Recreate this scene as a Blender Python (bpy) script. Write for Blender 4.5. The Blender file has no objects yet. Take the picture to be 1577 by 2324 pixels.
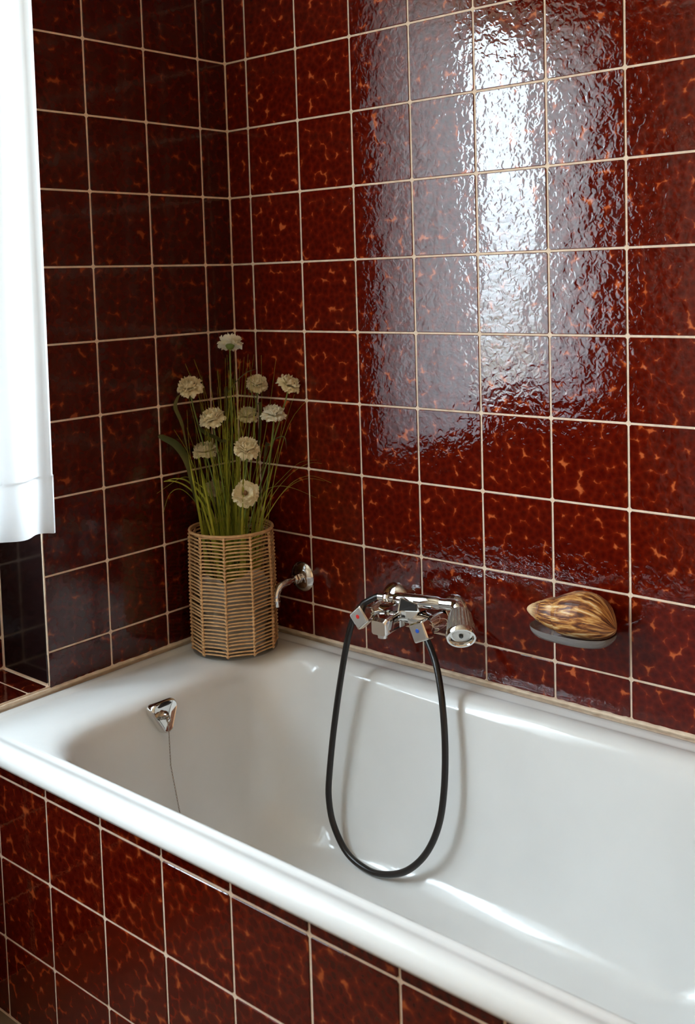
import bpy, math, random
from mathutils import Vector, Matrix

random.seed(7)
scene = bpy.context.scene
COL = scene.collection

# ------------------------------------------------------------------ camera
CAM = Vector((1.81154, -1.71062, 1.38650))
RIGHT = Vector((0.7639643, 0.64458642, -0.02944308))
DOWN = Vector((0.02518198, -0.0753787, -0.99683696))
FWD = Vector((-0.64476695, 0.76080641, -0.0738186))
FPX, CX, CY = 2406.0, 802.49, 806.61          # focal length and principal point (1577 x 2324)
cd = bpy.data.cameras.new('camera')
cd.sensor_fit = 'VERTICAL'
cd.sensor_height = 36.0
cd.lens = FPX * 36.0 / 2324.0
cd.shift_x = (788.5 - CX) / 2324.0
cd.shift_y = (CY - 1162.0) / 2324.0
cd.clip_start = 0.05
cd.dof.use_dof = True
cd.dof.focus_distance = 1.98
cd.dof.aperture_fstop = 6.0
cam = bpy.data.objects.new('camera', cd)
COL.objects.link(cam)
cam.matrix_world = Matrix(((RIGHT.x, -DOWN.x, -FWD.x, CAM.x), (RIGHT.y, -DOWN.y, -FWD.y, CAM.y),
                           (RIGHT.z, -DOWN.z, -FWD.z, CAM.z), (0, 0, 0, 1)))
scene.camera = cam

# ------------------------------------------------------------------ world, daylight, exposure
scene.view_settings.view_transform = 'Standard'
scene.view_settings.look = 'None'
scene.view_settings.gamma = 1.0
scene.view_settings.use_curve_mapping = False
scene.view_settings.exposure = 0.10
w = bpy.data.worlds.new('overcast_sky')
scene.world = w
w.use_nodes = True
nt = w.node_tree
nt.nodes.clear()
tc = nt.nodes.new('ShaderNodeTexCoord')
sx = nt.nodes.new('ShaderNodeSeparateXYZ')
mr = nt.nodes.new('ShaderNodeMapRange')
mr.inputs[1].default_value = -0.12
mr.inputs[2].default_value = 0.05
mx = nt.nodes.new('ShaderNodeMixRGB')
mx.inputs[1].default_value = (0.22, 0.23, 0.20, 1)     # ground far below
mx.inputs[2].default_value = (0.77, 0.895, 1.0, 1)      # even bright overcast sky
bg = nt.nodes.new('ShaderNodeBackground')
bg.inputs[1].default_value = 27.0
ow = nt.nodes.new('ShaderNodeOutputWorld')
nt.links.new(tc.outputs['Generated'], sx.inputs[0])
nt.links.new(sx.outputs[2], mr.inputs[0])
nt.links.new(mr.outputs[0], mx.inputs[0])
nt.links.new(mx.outputs[0], bg.inputs[0])
nt.links.new(bg.outputs[0], ow.inputs[0])
pl = bpy.data.lights.new('window_portal', 'AREA')
pl.shape = 'RECTANGLE'
pl.size, pl.size_y = 1.22, 1.32
pl.cycles.is_portal = True
po = bpy.data.objects.new('window_portal', pl)
COL.objects.link(po)
po.matrix_world = Matrix(((0, 0, -1, -0.250), (1, 0, 0, -1.17), (0, -1, 0, 1.565), (0, 0, 0, 1)))  # shines along +x
scene.cycles.max_bounces = 8
scene.cycles.diffuse_bounces = 4
scene.cycles.glossy_bounces = 3
scene.cycles.transmission_bounces = 6
scene.cycles.transparent_max_bounces = 8
scene.cycles.caustics_reflective = False
scene.cycles.caustics_refractive = False
scene.cycles.sample_clamp_indirect = 6.0

# ------------------------------------------------------------------ materials
def mat(name):
    m = bpy.data.materials.new(name)
    m.use_nodes = True
    n = m.node_tree.nodes
    return m, m.node_tree, n['Principled BSDF'], n['Material Output']


def simple(name, col, rough=0.5, metal=0.0, **kw):
    m, t, p, o = mat(name)
    p.inputs['Base Color'].default_value = (*col, 1)
    p.inputs['Roughness'].default_value = rough
    p.inputs['Metallic'].default_value = metal
    for k, v in kw.items():
        p.inputs[k.replace('_', ' ')].default_value = v
    return m


def add(t, kind, **vals):
    n = t.nodes.new(kind)
    for k, v in vals.items():
        if k.startswith('i_'):
            n.inputs[k[2:].replace('_', ' ')].default_value = v
        else:
            setattr(n, k, v)
    return n


def ramp(t, stops, src):
    r = t.nodes.new('ShaderNodeValToRGB')
    e = r.color_ramp.elements
    while len(e) < len(stops):
        e.new(0.5)
    for el, (p, c) in zip(e, stops):
        el.position = p
        el.color = (*c, 1) if len(c) == 3 else c
    t.links.new(src, r.inputs[0])
    return r


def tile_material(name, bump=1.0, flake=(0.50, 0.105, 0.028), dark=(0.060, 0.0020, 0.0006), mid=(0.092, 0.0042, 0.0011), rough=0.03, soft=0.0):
    m, t, p, o = mat(name)
    L = t.links
    tc = add(t, 'ShaderNodeTexCoord')
    oi = add(t, 'ShaderNodeObjectInfo')
    mul = add(t, 'ShaderNodeMath', operation='MULTIPLY')
    mul.inputs[1].default_value = 37.0
    L.new(oi.outputs['Random'], mul.inputs[0])
    sep = add(t, 'ShaderNodeSeparateXYZ')
    L.new(tc.outputs['Object'], sep.inputs[0])
    comb = add(t, 'ShaderNodeCombineXYZ')                       # lay the tile's face into x, y and shift every tile
    L.new(sep.outputs[0], comb.inputs[0]); L.new(sep.outputs[2], comb.inputs[1]); L.new(mul.outputs[0], comb.inputs[2])
    sh = add(t, 'ShaderNodeCombineXYZ')
    L.new(mul.outputs[0], sh.inputs[0]); L.new(mul.outputs[0], sh.inputs[1])
    vadd = add(t, 'ShaderNodeVectorMath', operation='ADD')
    L.new(comb.outputs[0], vadd.inputs[0]); L.new(sh.outputs[0], vadd.inputs[1])
    nz = add(t, 'ShaderNodeTexNoise', i_Scale=85.0, i_Detail=2.0)
    L.new(vadd.outputs[0], nz.inputs['Vector'])
    sc = add(t, 'ShaderNodeVectorMath', operation='SCALE')
    sc.inputs[3].default_value = 0.011
    L.new(nz.outputs['Color'], sc.inputs[0])
    wv = add(t, 'ShaderNodeVectorMath', operation='ADD')
    L.new(vadd.outputs[0], wv.inputs[0]); L.new(sc.outputs[0], wv.inputs[1])
    vo = add(t, 'ShaderNodeTexVoronoi', voronoi_dimensions='2D', i_Scale=66.0)
    L.new(wv.outputs[0], vo.inputs['Vector'])
    big = add(t, 'ShaderNodeTexNoise', i_Scale=30.0, i_Detail=2.0)
    L.new(vadd.outputs[0], big.inputs['Vector'])
    b2 = add(t, 'ShaderNodeMath', operation='MULTIPLY_ADD')
    b2.inputs[1].default_value = 0.6; b2.inputs[2].default_value = -0.30
    L.new(big.outputs[0], b2.inputs[0])
    s = add(t, 'ShaderNodeMath', operation='ADD')
    L.new(vo.outputs['Distance'], s.inputs[0]); L.new(b2.outputs[0], s.inputs[1])
    r = ramp(t, [(0.0, dark), (0.40, mid), (0.66 - soft, (mid[0] * 1.25, mid[1] * 1.5, mid[2] * 1.3)), (0.78 - soft, (mid[0] * 1.8, mid[1] * 3.0, mid[2] * 2.2)), (0.95, flake)], s.outputs[0])
    L.new(r.outputs[0], p.inputs['Base Color'])
    # glaze relief: pebbly, with fine ripples
    n2 = add(t, 'ShaderNodeTexNoise', i_Scale=88.0, i_Detail=1.0, i_Distortion=0.6)
    L.new(vadd.outputs[0], n2.inputs['Vector'])
    n3 = add(t, 'ShaderNodeTexNoise', i_Scale=34.0, i_Detail=0.0)
    L.new(vadd.outputs[0], n3.inputs['Vector'])
    ma = add(t, 'ShaderNodeMath', operation='MULTIPLY_ADD')
    ma.inputs[1].default_value = 1.2
    L.new(n3.outputs[0], ma.inputs[0]); L.new(n2.outputs[0], ma.inputs[2])
    bp = add(t, 'ShaderNodeBump', i_Strength=1.0, i_Distance=0.00045 * bump)
    L.new(ma.outputs[0], bp.inputs['Height'])
    L.new(bp.outputs[0], p.inputs['Normal'])
    p.inputs['Roughness'].default_value = rough
    p.inputs['IOR'].default_value = 1.55
    return m


def grout_material(name, a, b, scale=60.0):
    m, t, p, o = mat(name)
    tc = add(t, 'ShaderNodeTexCoord')
    n = add(t, 'ShaderNodeTexNoise', i_Scale=scale, i_Detail=5.0)
    t.links.new(tc.outputs['Object'], n.inputs['Vector'])
    r = ramp(t, [(0.35, a), (0.65, b)], n.outputs[0])
    t.links.new(r.outputs[0], p.inputs['Base Color'])
    bp = add(t, 'ShaderNodeBump', i_Strength=0.5, i_Distance=0.001)
    t.links.new(n.outputs[0], bp.inputs['Height'])
    t.links.new(bp.outputs[0], p.inputs['Normal'])
    p.inputs['Roughness'].default_value = 0.8
    return m


M = {}
M['tile'] = tile_material('red_brown_glazed_tile', 1.0)
M['tile_smooth'] = tile_material('red_brown_glazed_tile_shaded', 0.35, (0.24, 0.042, 0.011), (0.036, 0.0017, 0.0006), (0.048, 0.0028, 0.0010), rough=0.09, soft=-0.02)  # copy of the tile, the window wall's dimmer light put into darker colours
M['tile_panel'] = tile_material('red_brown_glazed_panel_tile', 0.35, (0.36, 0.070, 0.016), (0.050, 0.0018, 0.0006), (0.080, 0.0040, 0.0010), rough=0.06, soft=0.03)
M['shaded_reveal_tile'] = simple('shaded_reveal_glazed_tile', (0.012, 0.006, 0.006), 0.12)  # near-black because the shade on the niche reveals is put into the colour
M['grout'] = grout_material('cream_grout', (0.74, 0.55, 0.40), (0.86, 0.68, 0.52))
M['mortar'] = grout_material('beige_mortar', (0.66, 0.51, 0.37), (0.82, 0.67, 0.51), 45.0)
M['seam'] = grout_material('grey_mortar', (0.20, 0.17, 0.15), (0.42, 0.37, 0.33), 60.0)
M['plaster'] = grout_material('white_plaster', (0.80, 0.68, 0.54), (0.84, 0.72, 0.58), 8.0)
M['ochre'] = grout_material('warm_ochre_plaster', (0.80, 0.49, 0.26), (0.84, 0.53, 0.30), 8.0)
M['cream_plaster'] = grout_material('cream_plaster', (0.70, 0.56, 0.41), (0.74, 0.60, 0.45), 8.0)
M['floor'] = grout_material('brown_floor', (0.12, 0.072, 0.038), (0.17, 0.105, 0.055), 9.0)
M['paint'] = simple('white_window_paint', (0.80, 0.80, 0.78), 0.35)


def enamel():
    m, t, p, o = mat('white_enamel')
    tc = add(t, 'ShaderNodeTexCoord')
    n = add(t, 'ShaderNodeTexNoise', i_Scale=5.0, i_Detail=3.0)
    t.links.new(tc.outputs['Object'], n.inputs['Vector'])
    r = ramp(t, [(0.3, (0.74, 0.735, 0.72)), (0.7, (0.80, 0.795, 0.78))], n.outputs[0])
    t.links.new(r.outputs[0], p.inputs['Base Color'])
    n2 = add(t, 'ShaderNodeTexNoise', i_Scale=55.0, i_Detail=2.0)
    t.links.new(tc.outputs['Object'], n2.inputs['Vector'])
    bp = add(t, 'ShaderNodeBump', i_Strength=0.25, i_Distance=0.0006)
    t.links.new(n2.outputs[0], bp.inputs['Height'])
    t.links.new(bp.outputs[0], p.inputs['Normal'])
    p.inputs['Roughness'].default_value = 0.10
    p.inputs['IOR'].default_value = 1.5
    return m


M['enamel'] = enamel()
M['chrome'] = simple('chrome', (0.80, 0.79, 0.77), 0.06, 1.0)
M['dull_chrome'] = simple('brushed_chrome_face', (0.62, 0.60, 0.57), 0.30, 1.0)
M['old_steel'] = simple('worn_steel', (0.42, 0.37, 0.32), 0.22, 1.0)
M['black_rubber'] = simple('black_rubber', (0.012, 0.009, 0.008), 0.28)
M['red_dot'] = simple('red_dot', (0.75, 0.02, 0.015), 0.35)
M['blue_dot'] = simple('blue_dot', (0.02, 0.10, 0.55), 0.35)
M['dark_plate'] = simple('dark_plate', (0.05, 0.05, 0.05), 0.25, 0.4)


def clear_plastic(name, col, rough=0.04):
    m, t, p, o = mat(name)
    p.inputs['Base Color'].default_value = (*col, 1)
    p.inputs['Transmission Weight'].default_value = 1.0
    p.inputs['Roughness'].default_value = rough
    p.inputs['IOR'].default_value = 1.47
    return m


M['smoky'] = clear_plastic('smoky_clear_plastic', (0.50, 0.45, 0.43), 0.10)
M['smoky'].node_tree.nodes['Principled BSDF'].inputs['Transmission Weight'].default_value = 0.65
M['knob'] = simple('ribbed_grey_plastic', (0.60, 0.54, 0.48), 0.12, 0.75)


def thin_glass(name, tint, refl=1.0):
    m, t, p, o = mat(name)
    t.nodes.remove(p)
    tr = add(t, 'ShaderNodeBsdfTransparent')
    tr.inputs[0].default_value = (*tint, 1)
    gl = add(t, 'ShaderNodeBsdfGlossy', i_Roughness=0.02)
    ge = add(t, 'ShaderNodeNewGeometry')                       # same reflection on the inner face of the thin sheet
    io = add(t, 'ShaderNodeMapRange')
    io.inputs[3].default_value = 1.45
    io.inputs[4].default_value = 1 / 1.45
    t.links.new(ge.outputs['Backfacing'], io.inputs[0])
    fr = add(t, 'ShaderNodeFresnel')
    t.links.new(io.outputs[0], fr.inputs[0])
    mi = add(t, 'ShaderNodeMixShader')
    t.links.new(fr.outputs[0], mi.inputs[0]); t.links.new(tr.outputs[0], mi.inputs[1]); t.links.new(gl.outputs[0], mi.inputs[2])
    t.links.new(mi.outputs[0], o.inputs[0])
    return m


M['pane'] = thin_glass('window_glass', (0.96, 0.98, 0.98))
M['jar'] = thin_glass('clear_jar_glass', (0.90, 0.90, 0.88))


def translucent(name, col, tcol, fac, rough=0.8):
    m, t, p, o = mat(name)
    p.inputs['Base Color'].default_value = (*col, 1)
    p.inputs['Roughness'].default_value = rough
    p.inputs['Specular IOR Level'].default_value = 0.2
    tr = add(t, 'ShaderNodeBsdfTranslucent')
    tr.inputs[0].default_value = (*tcol, 1)
    mi = add(t, 'ShaderNodeMixShader')
    mi.inputs[0].default_value = fac
    t.links.new(p.outputs[0], mi.inputs[1]); t.links.new(tr.outputs[0], mi.inputs[2])
    t.links.new(mi.outputs[0], o.inputs[0])
    return m


M['curtain'] = translucent('white_voile', (0.86, 0.87, 0.88), (0.94, 0.95, 0.96), 0.60)
M['hem'] = translucent('white_voile_hem', (0.86, 0.87, 0.88), (0.94, 0.95, 0.96), 0.58)
M['petal'] = translucent('cream_petal', (0.97, 0.86, 0.60), (0.95, 0.82, 0.54), 0.35)
M['petal_white'] = translucent('white_petal', (0.97, 0.91, 0.74), (0.95, 0.88, 0.68), 0.35)
M['heart'] = simple('flower_heart', (0.14, 0.06, 0.015), 0.8)
M['paper'] = translucent('pale_crumpled_wrap', (0.82, 0.68, 0.56), (0.8, 0.66, 0.54), 0.4)


def leafy(name, a, b, scale):
    m, t, p, o = mat(name)
    oi = add(t, 'ShaderNodeObjectInfo')
    tc = add(t, 'ShaderNodeTexCoord')
    n = add(t, 'ShaderNodeTexNoise', i_Scale=scale, i_Detail=2.0)
    t.links.new(tc.outputs['Object'], n.inputs['Vector'])
    ad = add(t, 'ShaderNodeMath', operation='MULTIPLY_ADD')
    ad.inputs[1].default_value = 0.5
    t.links.new(oi.outputs['Random'], ad.inputs[0]); t.links.new(n.outputs[0], ad.inputs[2])
    r = ramp(t, [(0.40, a), (0.95, b)], ad.outputs[0])
    t.links.new(r.outputs[0], p.inputs['Base Color'])
    p.inputs['Roughness'].default_value = 0.45
    return m


M['grass'] = leafy('grass_green', (0.15, 0.20, 0.014), (0.48, 0.50, 0.060), 30.0)
M['leaf'] = leafy('dark_leaf_green', (0.05, 0.065, 0.014), (0.13, 0.12, 0.03), 25.0)
M['stem'] = simple('stem_green', (0.15, 0.20, 0.03), 0.5)


def cane():
    m, t, p, o = mat('tan_cane')
    tc = add(t, 'ShaderNodeTexCoord')
    n = add(t, 'ShaderNodeTexNoise', i_Scale=90.0, i_Detail=3.0)
    t.links.new(tc.outputs['Object'], n.inputs['Vector'])
    r = ramp(t, [(0.3, (0.50, 0.27, 0.11)), (0.7, (0.70, 0.41, 0.19))], n.outputs[0])
    t.links.new(r.outputs[0], p.inputs['Base Color'])
    p.inputs['Roughness'].default_value = 0.65
    return m


M['cane'] = cane()


def shell_material():
    m, t, p, o = mat('striped_snail_shell')
    L = t.links
    uv = add(t, 'ShaderNodeUVMap')
    mp = add(t, 'ShaderNodeMapping')
    mp.inputs['Scale'].default_value = (2.6, 19.0, 1.0)
    L.new(uv.outputs[0], mp.inputs[0])
    n = add(t, 'ShaderNodeTexNoise', i_Scale=1.6, i_Detail=4.0, i_Roughness=0.6, i_Distortion=0.5)
    L.new(mp.outputs[0], n.inputs['Vector'])
    r = ramp(t, [(0.36, (0.07, 0.020, 0.010)), (0.45, (0.20, 0.060, 0.018)), (0.51, (0.44, 0.17, 0.04)), (0.57, (0.68, 0.36, 0.11)), (0.66, (0.85, 0.66, 0.38))], n.outputs[0])
    sep = add(t, 'ShaderNodeSeparateXYZ')
    L.new(uv.outputs[0], sep.inputs[0])
    tip = ramp(t, [(0.06, (1, 1, 1)), (0.16, (0, 0, 0))], sep.outputs[0])
    mi = add(t, 'ShaderNodeMixRGB')
    mi.inputs[2].default_value = (0.78, 0.52, 0.28, 1)
    L.new(tip.outputs[0], mi.inputs[0]); L.new(r.outputs[0], mi.inputs[1]); L.new(mi.outputs[0], p.inputs['Base Color'])
    mp2 = add(t, 'ShaderNodeMapping')
    mp2.inputs['Scale'].default_value = (4.0, 60.0, 1.0)
    L.new(uv.outputs[0], mp2.inputs[0])
    n2 = add(t, 'ShaderNodeTexNoise', i_Scale=1.5, i_Detail=2.0)
    L.new(mp2.outputs[0], n2.inputs['Vector'])
    bp = add(t, 'ShaderNodeBump', i_Strength=0.5, i_Distance=0.002)
    L.new(n2.outputs[0], bp.inputs['Height']); L.new(bp.outputs[0], p.inputs['Normal'])
    p.inputs['Roughness'].default_value = 0.42
    return m


M['shell'] = shell_material()

# ------------------------------------------------------------------ mesh helpers
def frame(axis):
    a = Vector(axis).normalized()
    h = Vector((0, 0, 1)) if abs(a.z) < 0.9 else Vector((1, 0, 0))
    u = a.cross(h).normalized()
    return a, u, a.cross(u).normalized()


class MB:
    def __init__(self):
        self.v, self.f = [], []

    def loft(self, loops, cap0=True, cap1=True, closed=True):
        base = len(self.v)
        n = len(loops[0])
        for lp in loops:
            self.v += [Vector(p) for p in lp]
        for k in range(len(loops) - 1):
            for i in range(n if closed else n - 1):
                j = (i + 1) % n
                a = base + k * n
                self.f.append((a + i, a + j, a + n + j, a + n + i))
        if cap0:
            self.f.append(tuple(base + i for i in reversed(range(n))))
        if cap1:
            a = base + (len(loops) - 1) * n
            self.f.append(tuple(a + i for i in range(n)))
        return self

    def lathe(self, o, axis, prof, n=32, cap0=True, cap1=True):
        a, u, v = frame(axis)
        o = Vector(o)
        loops = [[o + a * h + (u * math.cos(2 * math.pi * i / n) + v * math.sin(2 * math.pi * i / n)) * max(r, 1e-5)
                  for i in range(n)] for r, h in prof]
        return self.loft(loops, cap0, cap1)

    def tube(self, path, rad, n=10, cap=True, squash=1.0, closed=False):
        pts = [Vector(p) for p in path]
        loops = []
        prev = None
        m = len(pts)
        for k, p in enumerate(pts):
            if closed:
                d = pts[(k + 1) % m] - pts[k - 1]
            else:
                d = pts[min(k + 1, m - 1)] - pts[max(k - 1, 0)]
            d = d.normalized()
            if prev is None:
                _, u, _ = frame(d)
            else:
                u = prev - d * prev.dot(d)
                u = u.normalized() if u.length > 1e-6 else frame(d)[1]
            prev = u
            v = d.cross(u)
            r = rad[k] if isinstance(rad, (list, tuple)) else rad
            loops.append([p + (u * math.cos(2 * math.pi * i / n) + v * math.sin(2 * math.pi * i / n) * squash) * r for i in range(n)])
        if closed:
            loops.append(loops[0])
        return self.loft(loops, cap and not closed, cap and not closed)

    def box(self, a, b):
        x0, y0, z0 = (min(a[i], b[i]) for i in range(3))
        x1, y1, z1 = (max(a[i], b[i]) for i in range(3))
        return self.loft([[(x0, y0, z0), (x1, y0, z0), (x1, y1, z0), (x0, y1, z0)],
                          [(x0, y0, z1), (x1, y0, z1), (x1, y1, z1), (x0, y1, z1)]])

    def mesh(self, name, off=Vector((0, 0, 0)), smooth=True, angle=35):
        me = bpy.data.meshes.new(name)
        me.from_pydata([tuple(p - off) for p in self.v], [], self.f)
        import bmesh
        bm = bmesh.new()
        bm.from_mesh(me)
        bmesh.ops.recalc_face_normals(bm, faces=bm.faces)
        bm.to_mesh(me)
        bm.free()
        if smooth:
            me.shade_smooth()
            me.set_sharp_from_angle(angle=math.radians(angle))
        me.update()
        return me


WLOC = {}


def link(o, parent=None, wloc=Vector((0, 0, 0))):
    COL.objects.link(o)
    if parent is not None:
        o.parent = parent
        o.location = wloc - WLOC[parent.name]
    else:
        o.location = wloc
    WLOC[o.name] = Vector(wloc)
    return o


def part(name, mb, material, parent=None, origin=None, smooth=True, angle=35):
    """one mesh object; mb holds world coordinates"""
    wl = Vector(origin) if origin is not None else (WLOC[parent.name] if parent is not None else Vector((0, 0, 0)))
    me = mb.mesh(name, wl, smooth, angle)
    me.materials.append(M[material])
    return link(bpy.data.objects.new(name, me), parent, wl)


def thing(name, label, cat, loc, group=None):
    o = bpy.data.objects.new(name, None)
    o.empty_display_size = 0.02
    link(o, None, Vector(loc))
    return tag(o, label, cat, group)


def tag(o, label=None, cat=None, group=None, kind=None):
    if label: o['label'] = label
    if cat: o['category'] = cat
    if group: o['group'] = group
    if kind: o['kind'] = kind
    return o


def struct(name, mb, material, label, smooth=False):
    o = part(name, mb, material, None, None, smooth)
    return tag(o, label, 'wall' if name.startswith('wall') else name.split('_')[0], None, 'structure')


def at(px, py, depth):
    return CAM + (RIGHT * ((px - CX) / FPX) + DOWN * ((py - CY) / FPX) + FWD) * depth


def spline(pts, k=8):
    P = [Vector(p) for p in pts]
    out = []
    for i in range(len(P) - 1):
        p0, p1, p2, p3 = P[max(i - 1, 0)], P[i], P[i + 1], P[min(i + 2, len(P) - 1)]
        for s in range(k):
            t = s / k
            out.append(0.5 * ((2 * p1) + (p2 - p0) * t + (2 * p0 - 5 * p1 + 4 * p2 - p3) * t * t + (3 * p1 - p0 - 3 * p2 + p3) * t ** 3))
    out.append(P[-1])
    return out


# ------------------------------------------------------------------ the room
P = 0.153            # tile pitch
G = 0.0040           # joint width
Z0 = 1.270           # a horizontal joint line
ZF = 0.048           # floor
ZC = 2.36            # ceiling
XR, YN = 2.20, -2.15  # far ends of the room
RIM = 0.580
AX = 0.0687          # first vertical joint on the back wall
BY = 0.0832          # first vertical joint on the left wall
NY0, NY1 = -0.5415, -1.80       # window niche
NX = -0.162                     # its back
NZ0, NZ1 = 0.590, 2.25
SILL = 0.930                    # foot of the window itself
YA = -0.7288                    # face of the tub apron

struct('floor', MB().box((-0.3, 0.1, ZF - 0.1), (XR + 0.1, YN - 0.1, ZF)), 'floor', 'brown floor in front of the tiled tub panel')
struct('ceiling', MB().box((-0.3, 0.1, ZC), (XR + 0.1, YN - 0.1, ZC + 0.1)), 'plaster', 'white plaster ceiling')
wall_back = struct('wall_back', MB().box((-0.3, 0.0, ZF), (XR, 0.1, ZC)), 'grout', 'red-brown tiled wall with cream joints behind the tub')
wl = MB()
wl.box((-0.245, 0.0, ZF), (0.0, NY0, ZC))                 # between corner and niche
wl.box((-0.245, NY1, ZF), (0.0, YN, ZC))                  # beyond the niche
wl.box((-0.245, NY0, ZF), (0.0, NY1, NZ0))                # below the sill
wl.box((-0.245, NY0, NZ1), (0.0, NY1, ZC))                # lintel
wl.box((-0.245, NY0, NZ0), (NX, NY1, SILL))               # back of the niche below the window
wl.box((-0.245, NY0, SILL), (NX, NY0 - 0.110, NZ1))       # window jambs
wl.box((-0.245, NY1, SILL), (NX, NY1 + 0.020, NZ1))
wall_left = struct('wall_left', wl, 'grout', 'shaded red-brown tiled wall with the curtained window niche')
struct('wall_right', MB().box((XR, 0.1, ZF), (XR + 0.1, YN, ZC)), 'ochre', 'plain ochre plaster wall opposite the window')
struct('wall_front', MB().box((-0.3, YN, ZF), (XR, YN - 0.1, ZC)), 'cream_plaster', 'plain cream plaster wall opposite the tub')
wa = MB().box((0.0, YA + 0.0015, ZF), (1.735, YA + 0.026, 0.548))
wa.box((1.705, YA + 0.026, ZF), (1.735, 0.0, 0.548))
wall_apron = struct('wall_apron', wa, 'grout', 'red-brown tiled front panel under the white bathtub rim')

TILE = {}


def tile_mesh(wd, ht, mname):
    key = (round(wd, 4), round(ht, 4), mname)
    if key in TILE:
        return TILE[key]
    hx, hz = wd / 2, ht / 2

    def lp(i, y):
        c = min(0.003, hx * 0.4, hz * 0.4) if i < 0.001 else min(0.002, hx * 0.3, hz * 0.3)
        x, z = hx - i, hz - i
        return [(-x + c, y, -z), (x - c, y, -z), (x, y, -z + c), (x, y, z - c), (x - c, y, z), (-x + c, y, z), (-x, y, z - c), (-x, y, -z + c)]
    b = MB().loft([lp(0, 0.004), lp(0, -0.0006), lp(0.0010, -0.0014)], cap0=False)
    me = b.mesh('tile', smooth=False)
    me.materials.append(M[mname])
    TILE[key] = me
    return me


def tile(parent, centre, rotz, wd, ht, mname='tile', tilt=0.0030, pitch=0.0):
    if wd < 0.008 or ht < 0.008:
        return
    o = bpy.data.objects.new('tile', tile_mesh(wd, ht, mname))
    link(o, parent, Vector(centre))
    o.rotation_euler = (pitch + random.gauss(0, tilt), 0, rotz + random.gauss(0, tilt))


def spans(lo, hi, first, step):
    """joint to joint intervals between lo and hi"""
    k = math.floor((lo - first) / step) - 1
    cuts = [lo]
    while first + k * step < hi:
        c = first + k * step
        if c > lo + 0.004 and c < hi - 0.004:
            cuts.append(c)
        k += 1
    cuts.append(hi)
    return list(zip(cuts[:-1], cuts[1:]))


def tiled(parent, us, vs, place, rotz, mname, skip=None, tilt=0.0030, pitch=0.0, g=G):
    for (u0, u1) in us:
        for (v0, v1) in vs:
            if skip and skip(u0, u1, v0, v1):
                continue
            tile(parent, place((u0 + u1) / 2, (v0 + v1) / 2), rotz, u1 - u0 - g, v1 - v0 - g, mname, tilt, pitch)


ROWS = spans(RIM + 0.004, ZC, Z0, P)
tiled(wall_back, spans(0.001, XR - 0.01, AX, P), ROWS, lambda u, v: (u, 0, v), 0.0, 'tile')
H = math.pi / 2
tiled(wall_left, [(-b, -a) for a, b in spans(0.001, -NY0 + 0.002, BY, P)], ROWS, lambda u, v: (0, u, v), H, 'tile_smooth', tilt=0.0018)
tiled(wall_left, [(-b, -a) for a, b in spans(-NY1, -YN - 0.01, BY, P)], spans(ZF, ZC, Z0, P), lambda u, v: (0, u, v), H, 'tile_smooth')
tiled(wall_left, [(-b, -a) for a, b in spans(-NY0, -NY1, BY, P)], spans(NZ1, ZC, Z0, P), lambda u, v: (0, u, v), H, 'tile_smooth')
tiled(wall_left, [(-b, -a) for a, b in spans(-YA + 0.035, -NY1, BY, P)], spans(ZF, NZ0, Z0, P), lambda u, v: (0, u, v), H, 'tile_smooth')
# reveals, sill and the niche's back wall
tiled(wall_left, [(NX + 0.003, -0.003)], spans(NZ0 + 0.003, NZ1, NZ0 + 0.46, 0.46), lambda u, v: (u, NY0, v), 0.0, 'shaded_reveal_tile', g=0.0016)
tiled(wall_left, [(NX + 0.003, -0.003)], spans(NZ0 + 0.003, NZ1, Z0, P), lambda u, v: (u, NY1, v), math.pi, 'shaded_reveal_tile', g=0.0016)
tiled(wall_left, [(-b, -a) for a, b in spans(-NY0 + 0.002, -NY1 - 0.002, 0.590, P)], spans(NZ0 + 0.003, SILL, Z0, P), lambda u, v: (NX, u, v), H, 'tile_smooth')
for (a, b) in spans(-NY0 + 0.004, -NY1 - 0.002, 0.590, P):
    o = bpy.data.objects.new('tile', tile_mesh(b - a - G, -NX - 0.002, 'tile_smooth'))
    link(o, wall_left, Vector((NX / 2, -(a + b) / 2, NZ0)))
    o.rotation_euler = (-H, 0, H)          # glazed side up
# tub front panel
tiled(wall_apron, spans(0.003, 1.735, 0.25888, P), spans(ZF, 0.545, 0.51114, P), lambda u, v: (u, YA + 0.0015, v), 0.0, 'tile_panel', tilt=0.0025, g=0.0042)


def bead(name, p0, p1, rad, material, label, seed, n=90):
    rnd = random.Random(seed)
    path, rr = [], []
    p0, p1 = Vector(p0), Vector(p1)
    for k in range(n + 1):
        p = p0.lerp(p1, k / n)
        p = p + Vector((rnd.uniform(-1, 1), rnd.uniform(-1, 1), rnd.uniform(-1, 1))) * rad * 0.10
        path.append(p)
        rr.append(rad * (1 + rnd.uniform(-0.15, 0.15) + (0.25 if rnd.random() < 0.05 else 0)))
    o = part(name, MB().tube(path, rr, 8), material, None, p0)
    return tag(o, label, 'trim', None, 'structure')


bead('trim_1', (0.0, -0.001, RIM + 0.0025), (1.70, -0.001, RIM + 0.0025), 0.0046, 'mortar', 'beige mortar bead between the back wall tiles and the bathtub', 1, 160)
bead('trim_2', (0.001, -0.002, RIM + 0.0025), (0.001, -0.74, RIM + 0.0025), 0.0046, 'mortar', 'beige mortar bead between the left wall tiles and the bathtub', 2, 80)
bead('trim_3', (0.0, YA - 0.0005, 0.5475), (1.73, YA - 0.0005, 0.5475), 0.0042, 'seam', 'grey mortar seam under the front rim of the bathtub', 3, 200)
bead('trim_4', (0.0, NY0 + 0.0005, NZ0), (0.0, NY0 + 0.0005, NZ1), 0.0016, 'mortar', 'thin mortar edge at the corner of the window niche', 4, 120)

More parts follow.
